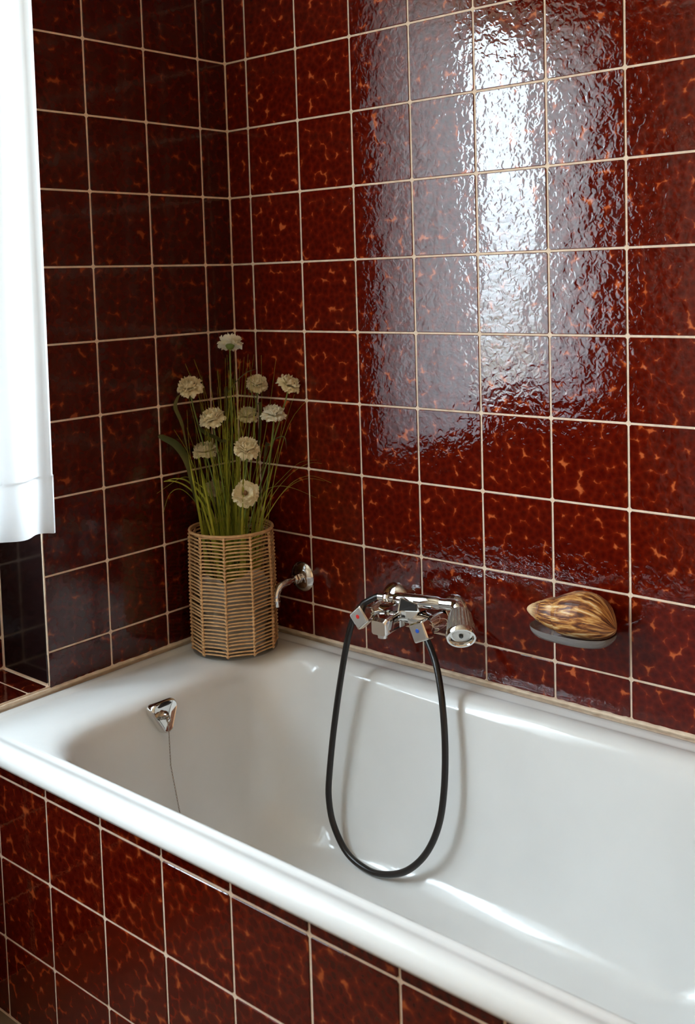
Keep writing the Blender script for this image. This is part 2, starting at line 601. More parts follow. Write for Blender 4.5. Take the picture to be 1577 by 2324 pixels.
# window
win = bpy.data.objects.new('window_1', None)
win.empty_display_size = 0.05
link(win, None, Vector((-0.2, (NY0 + NY1) / 2, SILL)))
tag(win, 'white framed casement window behind the curtains', 'window', None, 'structure')
wy0, wy1 = NY0 - 0.110, NY1 + 0.020
fr = MB()
fr.box((-0.235, wy0, SILL), (-0.17, wy0 - 0.045, NZ1)); fr.box((-0.235, wy1, SILL), (-0.17, wy1 + 0.045, NZ1))
fr.box((-0.235, wy0 - 0.045, SILL), (-0.17, wy1 + 0.045, SILL + 0.05)); fr.box((-0.235, wy0 - 0.045, NZ1 - 0.05), (-0.17, wy1 + 0.045, NZ1))
part('window_frame', fr, 'paint', win, smooth=False)
wm = -0.93
part('mullion', MB().box((-0.235, wm + 0.025, SILL + 0.05), (-0.17, wm - 0.025, NZ1 - 0.05)), 'paint', win, smooth=False)
part('pane', MB().box((-0.207, wy0 - 0.045, SILL + 0.05), (-0.203, wm + 0.025, NZ1 - 0.05)), 'pane', win, smooth=False)
part('pane', MB().box((-0.207, wm - 0.025, SILL + 0.05), (-0.203, wy1 + 0.045, NZ1 - 0.05)), 'pane', win, smooth=False)

# ------------------------------------------------------------------ bathtub
X1T, YFT = 1.70, -0.757


def rrect(x0, x1, y0, y1, r, z, ns=14, nc=12):
    out = []
    cs = [((x1 - r, y0 + r), -90), ((x1 - r, y1 - r), 0), ((x0 + r, y1 - r), 90), ((x0 + r, y0 + r), 180)]
    starts = [((x0 + r, y0), (x1 - r, y0)), ((x1, y0 + r), (x1, y1 - r)), ((x1 - r, y1), (x0 + r, y1)), ((x0, y1 - r), (x0, y0 + r))]
    for (c, a0), (s, e) in zip(cs, starts):
        for i in range(ns):
            t = i / ns
            out.append(Vector((s[0] + (e[0] - s[0]) * t, s[1] + (e[1] - s[1]) * t, z)))
        for i in range(nc):
            a = math.radians(a0 + 90 * i / nc)
            out.append(Vector((c[0] + r * math.cos(a), c[1] + r * math.sin(a), z)))
    return out


tub_loops = []
for d, z, r in [(0.036, 0.5490, 0.02), (0.006, 0.5495, 0.02), (0.0015, 0.5515, 0.02), (0, 0.557, 0.022), (0.0015, 0.566, 0.022), (0.006, 0.574, 0.022),
                (0.012, 0.5790, 0.024), (0.020, 0.5812, 0.026), (0.029, 0.5800, 0.03), (0.036, 0.5770, 0.034), (0.041, 0.5765, 0.038)]:
    tub_loops.append(rrect(0.002 + d, X1T - d, YFT + d, -0.002 - d, r, z))
#      left   right  back   front  z      r
for l, rt, b, f, z, r in [(0.085, 0.085, 0.046, 0.047, 0.5775, 0.06), (0.140, 0.12, 0.052, 0.050, 0.5785, 0.10),
                          (0.158, 0.135, 0.060, 0.054, 0.5775, 0.12), (0.170, 0.145, 0.068, 0.058, 0.5750, 0.125), (0.181, 0.155, 0.076, 0.062, 0.5695, 0.128),
                          (0.189, 0.165, 0.083, 0.066, 0.5610, 0.13), (0.195, 0.175, 0.088, 0.069, 0.5500, 0.13), (0.200, 0.185, 0.092, 0.073, 0.5350, 0.13),
                          (0.212, 0.22, 0.100, 0.083, 0.48, 0.13), (0.225, 0.27, 0.109, 0.095, 0.42, 0.13), (0.238, 0.32, 0.117, 0.105, 0.36, 0.13),
                          (0.252, 0.37, 0.126, 0.115, 0.30, 0.13), (0.263, 0.40, 0.136, 0.124, 0.262, 0.13), (0.280, 0.43, 0.151, 0.138, 0.232, 0.128),
                          (0.303, 0.46, 0.172, 0.158, 0.212, 0.125), (0.333, 0.49, 0.198, 0.183, 0.201, 0.12), (0.37, 0.52, 0.226, 0.21, 0.196, 0.11),
                          (0.45, 0.58, 0.28, 0.26, 0.193, 0.08), (0.60, 0.75, 0.33, 0.31, 0.192, 0.04)]:
    tub_loops.append(rrect(l, X1T - rt, YFT + f, -b, r, z))
tub = thing('bathtub', 'white enamelled built-in bathtub with rolled rim against the tiled walls', 'bathtub', (0.85, -0.378, ZF))
part('basin', MB().loft(tub_loops, cap0=False), 'enamel', tub, angle=80)

# overflow cover on the end wall of the basin
OC = Vector((0.2045, -0.424, 0.540))
nrm = Vector((0.97, 0, 0.20)).normalized()
uu = Vector((0, 1, 0))
vv = nrm.cross(uu).normalized()
if vv.z < 0:
    vv = -vv


def tri_loop(sc, h, n=42, drop=0.0):
    pts = []
    corners = [(-0.0175, 0.0150), (0.0175, 0.0150), (0.0, -0.0190)]
    rad = 0.0140
    for k in range(n):
        a = 2 * math.pi * k / n
        d = Vector((math.cos(a), math.sin(a)))
        best = max(corners, key=lambda c: c[0] * d.x + c[1] * d.y)
        q = Vector((best[0] + d.x * rad, best[1] + d.y * rad)) * sc
        pts.append(OC + uu * q.x + vv * (q.y + drop) + nrm * h)
    return pts


of = part('overflow_cover', MB().loft([tri_loop(1.0, -0.010), tri_loop(1.02, 0.005), tri_loop(0.98, 0.0095), tri_loop(0.89, 0.0120), tri_loop(0.80, 0.0112), tri_loop(0.3, 0.0100)], cap0=False), 'chrome', tub, angle=50)
of['label'] = 'chrome triangular overflow cover'
slot = MB().tube([OC + uu * t + vv * (0.0235 - 0.006 * (abs(t) / 0.02) ** 2 * 0.4) + nrm * 0.0090 for t in [-0.018, -0.012, -0.006, 0, 0.006, 0.012, 0.018]], [0.002, 0.0042, 0.0048, 0.005, 0.0048, 0.0042, 0.002], 10)
part('overflow_slot', slot, 'black_rubber', of)
SC = OC + nrm * 0.0100 + vv * 0.004 - uu * 0.006
part('chain_stud', MB().lathe(SC, nrm, [(0.0085, 0), (0.0085, 0.005), (0.006, 0.007), (0.0045, 0.0125), (0.002, 0.014)], 20), 'old_steel', of)
ch = MB()
c0 = SC + nrm * 0.011
n_link = 100
for k in range(n_link):
    z = -0.0031 * k
    zz = c0.z + z - 0.004
    c = Vector((max(c0.x + 0.003 * min(1, k / 6), 0.2045 + (0.535 - zz) * 0.222 + 0.0035), c0.y + 0.004 * k / n_link, zz))
    side = Vector((1, 0, 0)) if k % 2 else Vector((0.2, 1, 0)).normalized()
    ring = []
    for i in range(10):
        a = 2 * math.pi * i / 10
        ring.append(c + side * math.cos(a) * 0.0011 + Vector((0, 0, 1)) * math.sin(a) * 0.0021)
    ch.tube(ring, 0.00048, 5, closed=True)
for k in range(2):
    c = c0 + Vector((0.002 + 0.002 * k, 0, -0.004 - 0.004 * k))
    ch.tube([c + Vector((0.3, 1, 0)).normalized() * math.cos(2 * math.pi * i / 14) * 0.004 + Vector((0, 0, 1)) * math.sin(2 * math.pi * i / 14) * 0.0052 for i in range(14)], 0.001, 6, closed=True)
part('chain', ch, 'old_steel', of)

# ------------------------------------------------------------------ curtains and rod
def curtain(name, y0, y1, z0, z1, seed, label, returns=False):
    rnd = random.Random(seed)
    root = thing(name, label, 'curtain', (0.03, (y0 + y1) / 2, z0), 'window curtains')
    ph = rnd.uniform(0, 6)

    def at_(s, z):
        k = (z - z0) / (z1 - z0)
        amp = 0.010 + 0.006 * (1 - k)
        x = 0.032 + amp * math.sin(2 * math.pi * 5.2 * s + ph + 0.5 * k) + 0.006 * math.sin(2 * math.pi * 2.1 * s + 1.3 - k)
        x = max(x, 0.012)
        y = y0 + (y1 - y0) * s + 0.006 * math.sin(2 * math.pi * 3 * s + 2 * k)
        ret = max(0.0, 1 - s / 0.055) if returns else 0.0
        x = x * (1 - ret) + 0.004 * ret                       # the outer edge turns back to the wall
        lean = 0.010 * k if s < 0.5 else -0.010 * (1 - k)
        return Vector((x, y + lean, z + (0.003 * math.sin(9 * s) if z == z0 else 0)))
    nu, nv = 72, 26
    def grid(za, zb, nvv, push=0.0):
        b = MB()
        loops = [[at_(i / nu, za + (zb - za) * j / nvv) + Vector((push, 0, 0)) for i in range(nu + 1)] for j in range(nvv + 1)]
        return b.loft(loops, False, False, closed=False)
    part('cloth', grid(z0 + 0.112, z1, nv), 'curtain', root, angle=180)
    part('hem', grid(z0, z0 + 0.115, 6, 0.0022), 'hem', root, angle=180)
    return root


curtain('curtain', -0.520, -0.960, 0.903, 2.24, 3, 'white sheer curtain hanging at the left edge, nearest the tiled corner', True)
curtain('curtain', -1.385, -1.93, 0.905, 2.24, 5, 'white sheer curtain on the far half of the window, seen mirrored in tiles')
rod = thing('curtain_rod', 'thin white curtain rod above the window niche', 'curtain rod', (0.032, -1.23, 2.235))
part('rod', MB().tube([(0.032, -0.49, 2.243), (0.032, -1.97, 2.243)], 0.006, 12), 'paint', rod)
for yy in (-0.50, -1.96):
    part('bracket', MB().tube([(0.032, yy, 2.243), (-0.001, yy, 2.243)], 0.005, 10), 'paint', rod)

# ------------------------------------------------------------------ bath mixer
HX, KX, MZ = 0.461, 0.610, 0.706
mix = thing('bath_mixer_tap', 'chrome two-handle bath mixer tap on the tiled wall above the tub', 'tap', (0.535, 0, MZ))
for x in (HX, KX):
    fl = part('wall_flange', MB().lathe((x, -0.001, MZ + 0.008), (0, -1, 0), [(0.033, 0), (0.033, 0.003), (0.030, 0.010), (0.023, 0.017), (0.014, 0.020), (0.0135, 0.034)], 40), 'chrome', mix)
    part('union_nut', MB().lathe((x, -0.030, MZ + 0.006), (0, -1, 0), [(0.0165, 0), (0.018, 0.002), (0.018, 0.014), (0.0165, 0.016)], 6), 'chrome', mix)
body = MB()
bpath = spline([(HX - 0.004, -0.064, MZ), (HX + 0.02, -0.066, MZ + 0.001), (0.515, -0.072, MZ + 0.006), (0.535, -0.074, MZ + 0.007), (0.555, -0.072, MZ + 0.006), (KX - 0.02, -0.066, MZ + 0.001), (KX + 0.004, -0.064, MZ)], 5)
nb = len(bpath)
body.tube(bpath, [0.0135 + 0.0065 * math.sin(math.pi * k / (nb - 1)) ** 2 for k in range(nb)], 20)
for x in (HX, KX):
    body.lathe((x, -0.044, MZ), (0, -1, 0), [(0.012, 0), (0.0185, 0.004), (0.0185, 0.024), (0.0155, 0.036), (0.0125, 0.046)], 28)
part('body', body, 'chrome', mix, angle=50)


def sq(c, ax, u, v, hw, hh, r, n=6, rot=0.0):
    pts = []
    for (sx_, sy_, a0) in ((1, 1, 0), (-1, 1, 90), (-1, -1, 180), (1, -1, 270)):
        for i in range(n):
            a = math.radians(a0 + 90 * i / (n - 1))
            x, y = sx_ * (hw - r) + r * math.cos(a), sy_ * (hh - r) + r * math.sin(a)
            x, y = x * math.cos(rot) - y * math.sin(rot), x * math.sin(rot) + y * math.cos(rot)
            pts.append(Vector(c) + u * x + v * y)
    return pts


EXV, EZV, ENY = Vector((1, 0, 0)), Vector((0, 0, 1)), Vector((0, -1, 0))
for x, dot, rot in ((HX, 'red_dot', 0.72), (KX, 'blue_dot', 0.42)):
    c = lambda y, dz=0: Vector((x, y, MZ - 0.002 + dz))
    hb = MB().loft([sq(c(-0.082), ENY, EXV, EZV, 0.010, 0.010, 0.0095, 6, rot), sq(c(-0.094), ENY, EXV, EZV, 0.0125, 0.0125, 0.007, 6, rot),
                    sq(c(-0.110), ENY, EXV, EZV, 0.0195, 0.0195, 0.004, 6, rot), sq(c(-0.1245), ENY, EXV, EZV, 0.0185, 0.0185, 0.004, 6, rot), sq(c(-0.1265), ENY, EXV, EZV, 0.0165, 0.0165, 0.0035, 6, rot)])
    h = part('handle', hb, 'chrome', mix, angle=25)
    part('cap_plate', MB().loft([sq(c(-0.1262), ENY, EXV, EZV, 0.0158, 0.0158, 0.0035, 6, rot), sq(c(-0.1275), ENY, EXV, EZV, 0.0150, 0.0150, 0.0035, 6, rot)]), 'dull_chrome', h, angle=25)
    d = part('colour_dot', MB().lathe((x - 0.001, -0.1273, MZ + 0.001), (0, -1, 0), [(0.0042, 0), (0.0042, 0.0007), (0.0036, 0.001)], 20), dot, h)
    d['label'] = 'red hot-water dot' if dot == 'red_dot' else 'blue cold-water dot'
# spout: a square nose reaching out between the handles
sp = []
for (y, z, hw, hh, r) in [(-0.060, MZ + 0.004, 0.019, 0.018, 0.010), (-0.082, MZ + 0.007, 0.0205, 0.0185, 0.007), (-0.108, MZ + 0.0075, 0.0205, 0.0175, 0.005), (-0.134, MZ + 0.006, 0.0198, 0.0165, 0.005), (-0.151, MZ + 0.003, 0.0190, 0.0165, 0.005), (-0.1575, MZ + 0.000, 0.0165, 0.0135, 0.005)]:
    sp.append(sq((0.537, y, z), ENY, EXV, EZV, hw, hh, r))
spo = part('spout', MB().loft(sp), 'chrome', mix, angle=30)
part('aerator', MB().lathe((0.537, -0.143, MZ - 0.006), (0, 0, -1), [(0.0115, 0), (0.0115, 0.008), (0.0105, 0.012), (0.0100, 0.0155)], 28), 'chrome', spo)
# cradle for the hand shower on top of the body


def on_y(px, p_y, y):
    d = RIGHT * ((px - CX) / FPX) + DOWN * ((p_y - CY) / FPX) + FWD
    return CAM + d * ((y - CAM.y) / d.y)


front = [on_y(902, 1387, -0.114), on_y(951, 1389, -0.106), on_y(947, 1371, -0.106), on_y(907, 1356, -0.116)]
back = [Vector((p.x, -0.066, p.z - 0.004)) for p in front]
foot = [Vector((0.540, -0.062, MZ + 0.010)), Vector((0.572, -0.062, MZ + 0.010)), Vector((0.572, -0.100, MZ + 0.010)), Vector((0.540, -0.100, MZ + 0.010))]
cr = MB().loft([back, front])
cr.loft([foot, [back[0], back[1], front[1], front[0]]])
cra = part('shower_cradle', cr, 'chrome', mix, angle=20)
cm = sum(front, Vector()) / 4
ins = [cm + (p - cm) * 0.82 for p in front]
part('cradle_plate', MB().loft([[p + Vector((0, 0.002, 0)) for p in ins], [p - Vector((0, 0.0016, 0)) for p in ins]]), 'dark_plate', cra, smooth=False)
HE = Vector((0.583, -0.072, MZ - 0.018))
part('hose_outlet', MB().lathe(HE + Vector((0, 0, 0.012)), (-0.15, 0, -1), [(0.010, 0), (0.010, 0.010), (0.0095, 0.016), (0.0095, 0.022)], 24), 'chrome', mix)

# hand shower lying in the cradle
A0 = Vector((0.514, -0.099, 0.7490))
A1 = Vector((0.667, -0.086, 0.7575))
ad = (A1 - A0).normalized()
hs = thing('hand_shower', 'chrome hand shower with ribbed grey head resting on the mixer tap', 'hand shower', A0)
part('handle', MB().lathe(A0 + ad * 0.018, ad, [(0.0085, 0), (0.0115, 0.004), (0.0125, 0.014), (0.0130, 0.040), (0.0125, 0.100), (0.0110, 0.104), (0.0105, 0.108), (0.0105, 0.140)], 32), 'chrome', hs)
part('hose_nut', MB().lathe(A0 - ad * 0.006, ad, [(0.0085, 0), (0.0098, 0.002), (0.0098, 0.010), (0.0085, 0.012)], 8).lathe(A0 + ad * 0.006, ad, [(0.0070, 0), (0.0078, 0.002), (0.0078, 0.014)], 20), 'chrome', hs)
hd = Vector((0.50, -0.66, -0.56)).normalized()
E0 = A1 + Vector((0.008, 0, 0))
elbow = spline([A0 + ad * 0.140, A1 + ad * 0.002, A1 + Vector((0.010, -0.004, -0.001)), E0 + hd * 0.012 + Vector((0.003, 0, 0)), E0 + hd * 0.022 + Vector((0.003, 0, 0))], 6)
part('elbow', MB().tube(elbow, 0.0118, 20), 'chrome', hs)
H0 = E0 + hd * 0.014 + Vector((0.004, 0, 0))
a_, u_, v_ = frame(hd)
ribs = []
for r, h in [(0.014, 0), (0.0195, 0.003), (0.0225, 0.010), (0.0262, 0.034), (0.0275, 0.046), (0.0278, 0.050)]:
    lp = []
    for i in range(96):
        ang = 2 * math.pi * i / 96
        rr = r * (1.0 - (0.035 if (i // 2) % 2 and 0.004 < h < 0.048 else 0.0))
        lp.append(H0 + a_ * h + (u_ * math.cos(ang) + v_ * math.sin(ang)) * rr)
    ribs.append(lp)
head = part('shower_head', MB().loft(ribs), 'knob', hs, angle=15)
part('head_ring', MB().lathe(H0, hd, [(0.0278, 0.0495), (0.0290, 0.051), (0.0292, 0.055), (0.0270, 0.0605), (0.0235, 0.0605), (0.0218, 0.057), (0.0208, 0.0520), (0.0170, 0.0512)], 48, cap0=False, cap1=True), 'chrome', head)
part('spray_plate', MB().lathe(H0, hd, [(0.0170, 0.0512), (0.0165, 0.0545), (0.010, 0.0555), (0.004, 0.0540), (0.001, 0.0535)], 40), 'dull_chrome', head)
part('centre_screw', MB().lathe(H0, hd, [(0.0040, 0.052), (0.0040, 0.0565), (0.0028, 0.0580)], 16), 'dark_plate', head)

# hose: one black loop from the hand shower down into the tub and back up to the mixer
hp = [A0 - ad * 0.0175, A0 - ad * 0.022]
ypix = [(838, 1362, -.107), (820, 1375, -.112), (803, 1402, -.118), (788, 1455, -.124), (772, 1548, -.134), (758, 1650, -.142), (748, 1750, -.150), (746, 1810, -.156), (757, 1872, -.162), (788, 1936, -.170), (835, 1975, -.176), (880, 1985, -.178), (925, 1975, -.174),
        (966, 1938, -.166), (994, 1878, -.156), (1007, 1800, -.146), (1010, 1700, -.132), (1004, 1600, -.118), (992, 1520, -.100), (978, 1474, -.084)]
for (px, py, y) in ypix:
    d = RIGHT * ((px - CX) / FPX) + DOWN * ((py - CY) / FPX) + FWD
    hp.append(CAM + d * ((y - CAM.y) / d.y))
hp.append(HE + Vector((-0.001, 0, -0.006)))
hose = thing('shower_hose', 'black rubber shower hose hanging in a loop into the tub', 'hose', hp[0])
part('hose', MB().tube(spline(hp, 6), 0.0066, 14), 'black_rubber', hose, angle=80)
part('ferrule', MB().lathe(A0 - ad * 0.0205, ad, [(0.0066, 0), (0.0074, 0.001), (0.0074, 0.0155)], 22), 'chrome', hose)

# ------------------------------------------------------------------ small wall spout beside the basket
SX, SZ = 0.193, 0.716
ws = thing('wall_spout', 'small curved chrome spout on the wall beside the woven basket', 'spout', (SX, 0, SZ))
part('wall_flange', MB().lathe((SX, -0.001, SZ), (0, -1, 0), [(0.034, 0), (0.034, 0.002), (0.031, 0.006), (0.022, 0.011), (0.012, 0.013), (0.010, 0.020)], 44), 'chrome', ws)
part('nut', MB().lathe((SX, -0.018, SZ), (0, -1, 0), [(0.0105, 0), (0.012, 0.002), (0.012, 0.010), (0.0105, 0.012)], 6), 'chrome', ws)
pp = spline([(SX, -0.016, SZ), (SX, -0.040, SZ), (SX - 0.001, -0.060, SZ - 0.002), (SX - 0.003, -0.076, SZ - 0.009), (SX - 0.004, -0.084, SZ - 0.022), (SX - 0.004, -0.085, SZ - 0.036), (SX - 0.004, -0.085, SZ - 0.046)], 6)
part('pipe', MB().tube(pp, [0.0085 if i > 6 else 0.0075 for i in range(len(pp))], 20), 'chrome', ws, angle=60)
part('outlet_collar', MB().lathe((SX - 0.004, -0.085, SZ - 0.028), (0, 0, -1), [(0.0085, 0), (0.0097, 0.002), (0.0097, 0.019), (0.0088, 0.0205), (0.0075, 0.0205), (0.0075, 0.012)], 28), 'chrome', ws)

# ------------------------------------------------------------------ soap dish and shell
DZ = 0.7405
DC = Vector((0.900, -0.052, DZ))


def ell(ax, ay, z, n=56, e=2.5):
    out = []
    for i in range(n):
        a = 2 * math.pi * i / n
        c, s = math.cos(a), math.sin(a)
        out.append(DC + Vector((0.92 * ax * math.copysign(abs(c) ** (2 / e), c), ay * math.copysign(abs(s) ** (2 / e), s), z - DZ)))
    return out


dish = thing('soap_dish', 'smoky clear oval soap dish mounted on the tiled wall', 'soap dish', (0.9, 0, DZ))
part('tray', MB().loft([ell(0.060, 0.030, DZ - 0.011), ell(0.078, 0.043, DZ - 0.009), ell(0.085, 0.0485, DZ - 0.001), ell(0.0865, 0.050, DZ + 0.005), ell(0.0860, 0.0495, DZ + 0.007), ell(0.0835, 0.047, DZ + 0.006), ell(0.079, 0.043, DZ - 0.001), ell(0.066, 0.034, DZ - 0.004)]), 'smoky', dish, angle=50)
part('wall_mount', MB().lathe((0.9, -0.0015, DZ - 0.003), (0, -1, 0), [(0.012, 0), (0.012, 0.003), (0.008, 0.006), (0.008, 0.010)], 24), 'chrome', dish)

prof = [(0, 445, 465), (.006, 432, 480), (.02, 416, 500), (.05, 396, 532), (.085, 382, 562), (.13, 364, 604), (.185, 343, 642), (.27, 322, 695), (.36, 305, 745), (.45, 266, 790), (.52, 246, 812),
        (.60, 242, 828), (.68, 256, 838), (.76, 292, 844), (.84, 352, 842), (.90, 430, 834), (.94, 515, 818), (.97, 600, 795), (.99, 670, 765), (1.0, 712, 735)]


def shell_ring(u):
    for (a, ta, ba), (b, tb, bb) in zip(prof[:-1], prof[1:]):
        if u <= b:
            k = (u - a) / (b - a)
            t_, b_ = ta + (tb - ta) * k, ba + (bb - ba) * k
            break
    x = 1160 + (205 + 1135 * u) / 5.632
    yy = -0.062 + 0.012 * u
    top, bot = on_y(x, 1300 + t_ / 5.632, yy), on_y(x, 1300 + b_ / 5.632, yy)
    return (top + bot) / 2, (top.z - bot.z) / 2


NT, NU = 72, 130
loops = []
for k in range(NU + 1):
    u = k / NU
    c, r0 = shell_ring(u)
    lp = []
    for i in range(NT):
        fi = 2 * math.pi * i / NT                     # 0 faces the viewer's side, pi the wall
        f2 = fi if fi <= math.pi else fi - 2 * math.pi
        ph = math.log(max(u, 0.01) / 0.365) / math.log(1.97) + 0.105 * max(-1.4, min(1.4, f2 / (math.pi / 2)))
        fr_ = ph - math.floor(ph)
        g_ = 1.015 - 0.075 * fr_ ** 5 + 0.02 * math.sin(math.pi * fr_)
        if u > 0.42:
            g_ = 1.015
        r = r0 * g_ * (1 + 0.004 * math.sin(31 * fi + 5 * u))
        lp.append(c + Vector((0, -1, 0)) * (math.cos(fi) * r * 0.98) + Vector((0, 0, 1)) * (math.sin(fi) * r))
    loops.append(lp)
shell = MB().loft(loops)
so = thing('snail_shell', 'large brown and cream striped snail shell lying on the soap dish', 'shell', (0.895, -0.055, 0.737))
sho = part('whorls', shell, 'shell', so, angle=70)
me = sho.data
uvl = me.uv_layers.new(name='UVMap')
nv = NT
for poly in me.polygons:
    idx = [me.loops[li].vertex_index for li in poly.loop_indices]
    cols = [i % nv for i in idx]
    wrap = max(cols) - min(cols) > nv / 2
    for li, vi in zip(poly.loop_indices, idx):
        c = vi % nv
        if wrap and c < nv / 2:
            c += nv
        uvl.data[li].uv = ((vi // nv) / NU, c / nv)

# ------------------------------------------------------------------ woven basket with the glass jar
VC = Vector((0.117, -0.144, RIM + 0.0015))
VH, VR0, VR1, NC = 0.266, 0.0925, 0.0905, 10
bas = thing('woven_basket', 'tan woven cane cylinder basket standing in the tub corner', 'basket', VC)
view_ang = math.atan2(CAM.y - VC.y, CAM.x - VC.x)
cols_ang = [view_ang - math.radians(10.5) + 2 * math.pi * k / NC for k in range(NC)]


def vr(t):
    return VR0 + (VR1 - VR0) * t + 0.0015 * math.sin(math.pi * t)


rnd = random.Random(11)
twist = 0.0
for k, a in enumerate(cols_ang):
    path = []
    for j in range(15):
        t = j / 14
        r = vr(t)
        path.append(VC + Vector((math.cos(a + twist * t) * r, math.sin(a + twist * t) * r, 0.004 + t * (VH - 0.004))))
    up = MB().tube(path, 0.0021, 8)
    # the knots where every strand is wrapped around the upright
    NR = 33
    for q in range(NR):
        t = (q + 0.5) / NR
        c = VC + Vector((math.cos(a) * vr(t), math.sin(a) * vr(t), 0.004 + t * (VH - 0.006)))
        rad_ = Vector((math.cos(a), math.sin(a), 0))
        up.lathe(c - Vector((0, 0, 0.0026)) + rad_ * 0.0006, (0, 0, 1), [(0.0018, 0), (0.0037, 0.0012), (0.0038, 0.0040), (0.0018, 0.0054)], 7)
    part('upright', up, 'cane', bas, angle=60)
for q in range(NR):
    t = (q + 0.5) / NR
    pts = []
    for k, a in enumerate(cols_ang):
        r = vr(t)
        z = 0.004 + t * (VH - 0.006)
        p0 = VC + Vector((math.cos(a) * r, math.sin(a) * r, z))
        a2 = a + 2 * math.pi / NC
        p1 = VC + Vector((math.cos(a2) * r, math.sin(a2) * r, z))
        dz = rnd.uniform(-0.0012, 0.0012)
        pts.append(p0 + Vector((0, 0, -0.0010)))
        for s in (0.08, 0.35, 0.65, 0.92):
            sag = 0.0016 * (1 - abs(2 * s - 1) ** 3)
            out = (VC - (p0 + p1) / 2)
            pts.append(p0.lerp(p1, s) + Vector((0, 0, sag + dz)) - Vector((out.x, out.y, 0)).normalized() * 0.0018 * math.sin(math.pi * s))
    part('strand', MB().tube(pts, 0.00215, 6, closed=True, squash=0.9), 'cane', bas, angle=80)
for z, r, w_ in ((VH, vr(1), 0.0030),):
    ring = [VC + Vector((math.cos(2 * math.pi * i / 60) * r, math.sin(2 * math.pi * i / 60) * r, z)) for i in range(60)]
    part('rim_ring', MB().tube(ring, w_, 8, closed=True), 'cane', bas, angle=80)

jar = thing('glass_jar', 'clear glass jar inside the woven basket', 'jar', VC)
JR = 0.083
part('wall', MB().lathe(VC, (0, 0, 1), [(0.090, 0.0), (0.0935, 0.0008), (0.0935, 0.003), (JR, 0.006), (JR, 0.166), (JR - 0.003, 0.167), (JR - 0.003, 0.010), (0.002, 0.008)], 64), 'jar', jar, angle=50)
rnd = random.Random(21)
wr_loops = []
NW = 60
for j in range(13):
    t = j / 12
    lp = []
    for i in range(NW):
        a = 2 * math.pi * i / NW
        top = 0.135 + 0.030 * math.sin(a * 1.0 + 2.2) + 0.012 * math.sin(3 * a + 1)
        r = 0.066 + 0.006 * math.sin(5 * a + 6 * t) + 0.004 * math.sin(11 * a - 7 * t) + 0.004 * t
        lp.append(VC + Vector((math.cos(a) * r, math.sin(a) * r, 0.012 + top * t)))
    wr_loops.append(lp)
wrap = part('crumpled_wrap', MB().loft(wr_loops, True, False), 'paper', None, VC, angle=50)
tag(wrap, 'pale crumpled wrap inside the glass jar around the stems', 'wrap')

# ------------------------------------------------------------------ grass and leaves
VD = FWD.dot(VC - CAM)            # depth of the basket's axis
GB = VC + Vector((0, 0, 0.030))
tuft = thing('grass_tuft', 'bunch of long green artificial grass blades in the woven basket', 'grass', GB)
rnd = random.Random(5)
TOW = Vector((-FWD.x, -FWD.y, 0)).normalized()    # towards the viewer
SID = Vector((RIGHT.x, RIGHT.y, 0)).normalized()


def blade(points, w0, material='grass', name='grass_blade', flat=0.35, k=6, taper=1.0, belly=0.0):
    path = spline(points, k)
    n = len(path)
    rad = []
    for i in range(n):
        t = i / (n - 1)
        r = w0 * ((1 - t) ** taper * (1 - belly) + belly * math.sin(math.pi * (0.10 + 0.90 * t)) ** 0.8)
        rad.append(max(r, 0.00030))
    return part(name, MB().tube(path, rad, 4 if flat > 0.3 else 6, squash=flat), material, tuft, angle=80)


def root(spread=0.045):
    a, r = rnd.uniform(0, 2 * math.pi), spread * math.sqrt(rnd.random())
    return GB + Vector((math.cos(a) * r, math.sin(a) * r, 0))


# tall thin blades
for i in range(66):
    b = root(0.042)
    q = b - GB
    tx = rnd.gauss(525, 46)
    tipd = rnd.uniform(-0.05, 0.05)
    ty = rnd.uniform(800, 1010) + abs(tx - 525) * 0.4
    tip = at(tx, ty, VD + tipd)
    mid = b.lerp(tip, 0.55) + SID * rnd.gauss(0, 0.006) + q * 0.25
    blade([b, b.lerp(mid, 0.5) + q * 0.1, mid, tip], rnd.uniform(0.0014, 0.0028), taper=0.75)
# the tall stray wisps one can pick out
for (tx, ty, dd, mx_, my_) in [(420, 825, 0.0, 470, 960), (440, 815, 0.03, 475, 930), (515, 805, -0.02, 522, 950), (626, 815, 0.0, 606, 960), (576, 805, 0.02, 560, 950), (593, 806, -0.02, 592, 980), (563, 803, 0.04, 552, 960), (554, 810, 0.0, 545, 950),
                               (738, 876, 0.0, 655, 965), (395, 975, -0.02, 440, 1060), (424, 930, 0.0, 436, 1060), (500, 870, 0.0, 500, 1000), (668, 895, 0.02, 640, 985), (545, 815, -0.03, 540, 960)]:
    b = root(0.035)
    blade([b, b.lerp(at(mx_, my_, VD + dd * 0.6), 0.5), at(mx_, my_, VD + dd * 0.6), at(tx, ty, VD + dd)], 0.0013, taper=0.8)
# broad blades low in the bunch
for i in range(28):
    b = root(0.050)
    q = b - GB
    out = q.normalized() if q.length > 1e-4 else SID
    h = rnd.uniform(0.30, 0.46)
    lean = rnd.uniform(0.0, 0.035)
    tip = b + out * (q.length * 0.5 + lean) + Vector((0, 0, h))
    mid = b + out * (q.length * 0.30) + Vector((0, 0, h * 0.55))
    blade([b, mid, tip], rnd.uniform(0.0044, 0.0064), flat=0.32, taper=0.62)
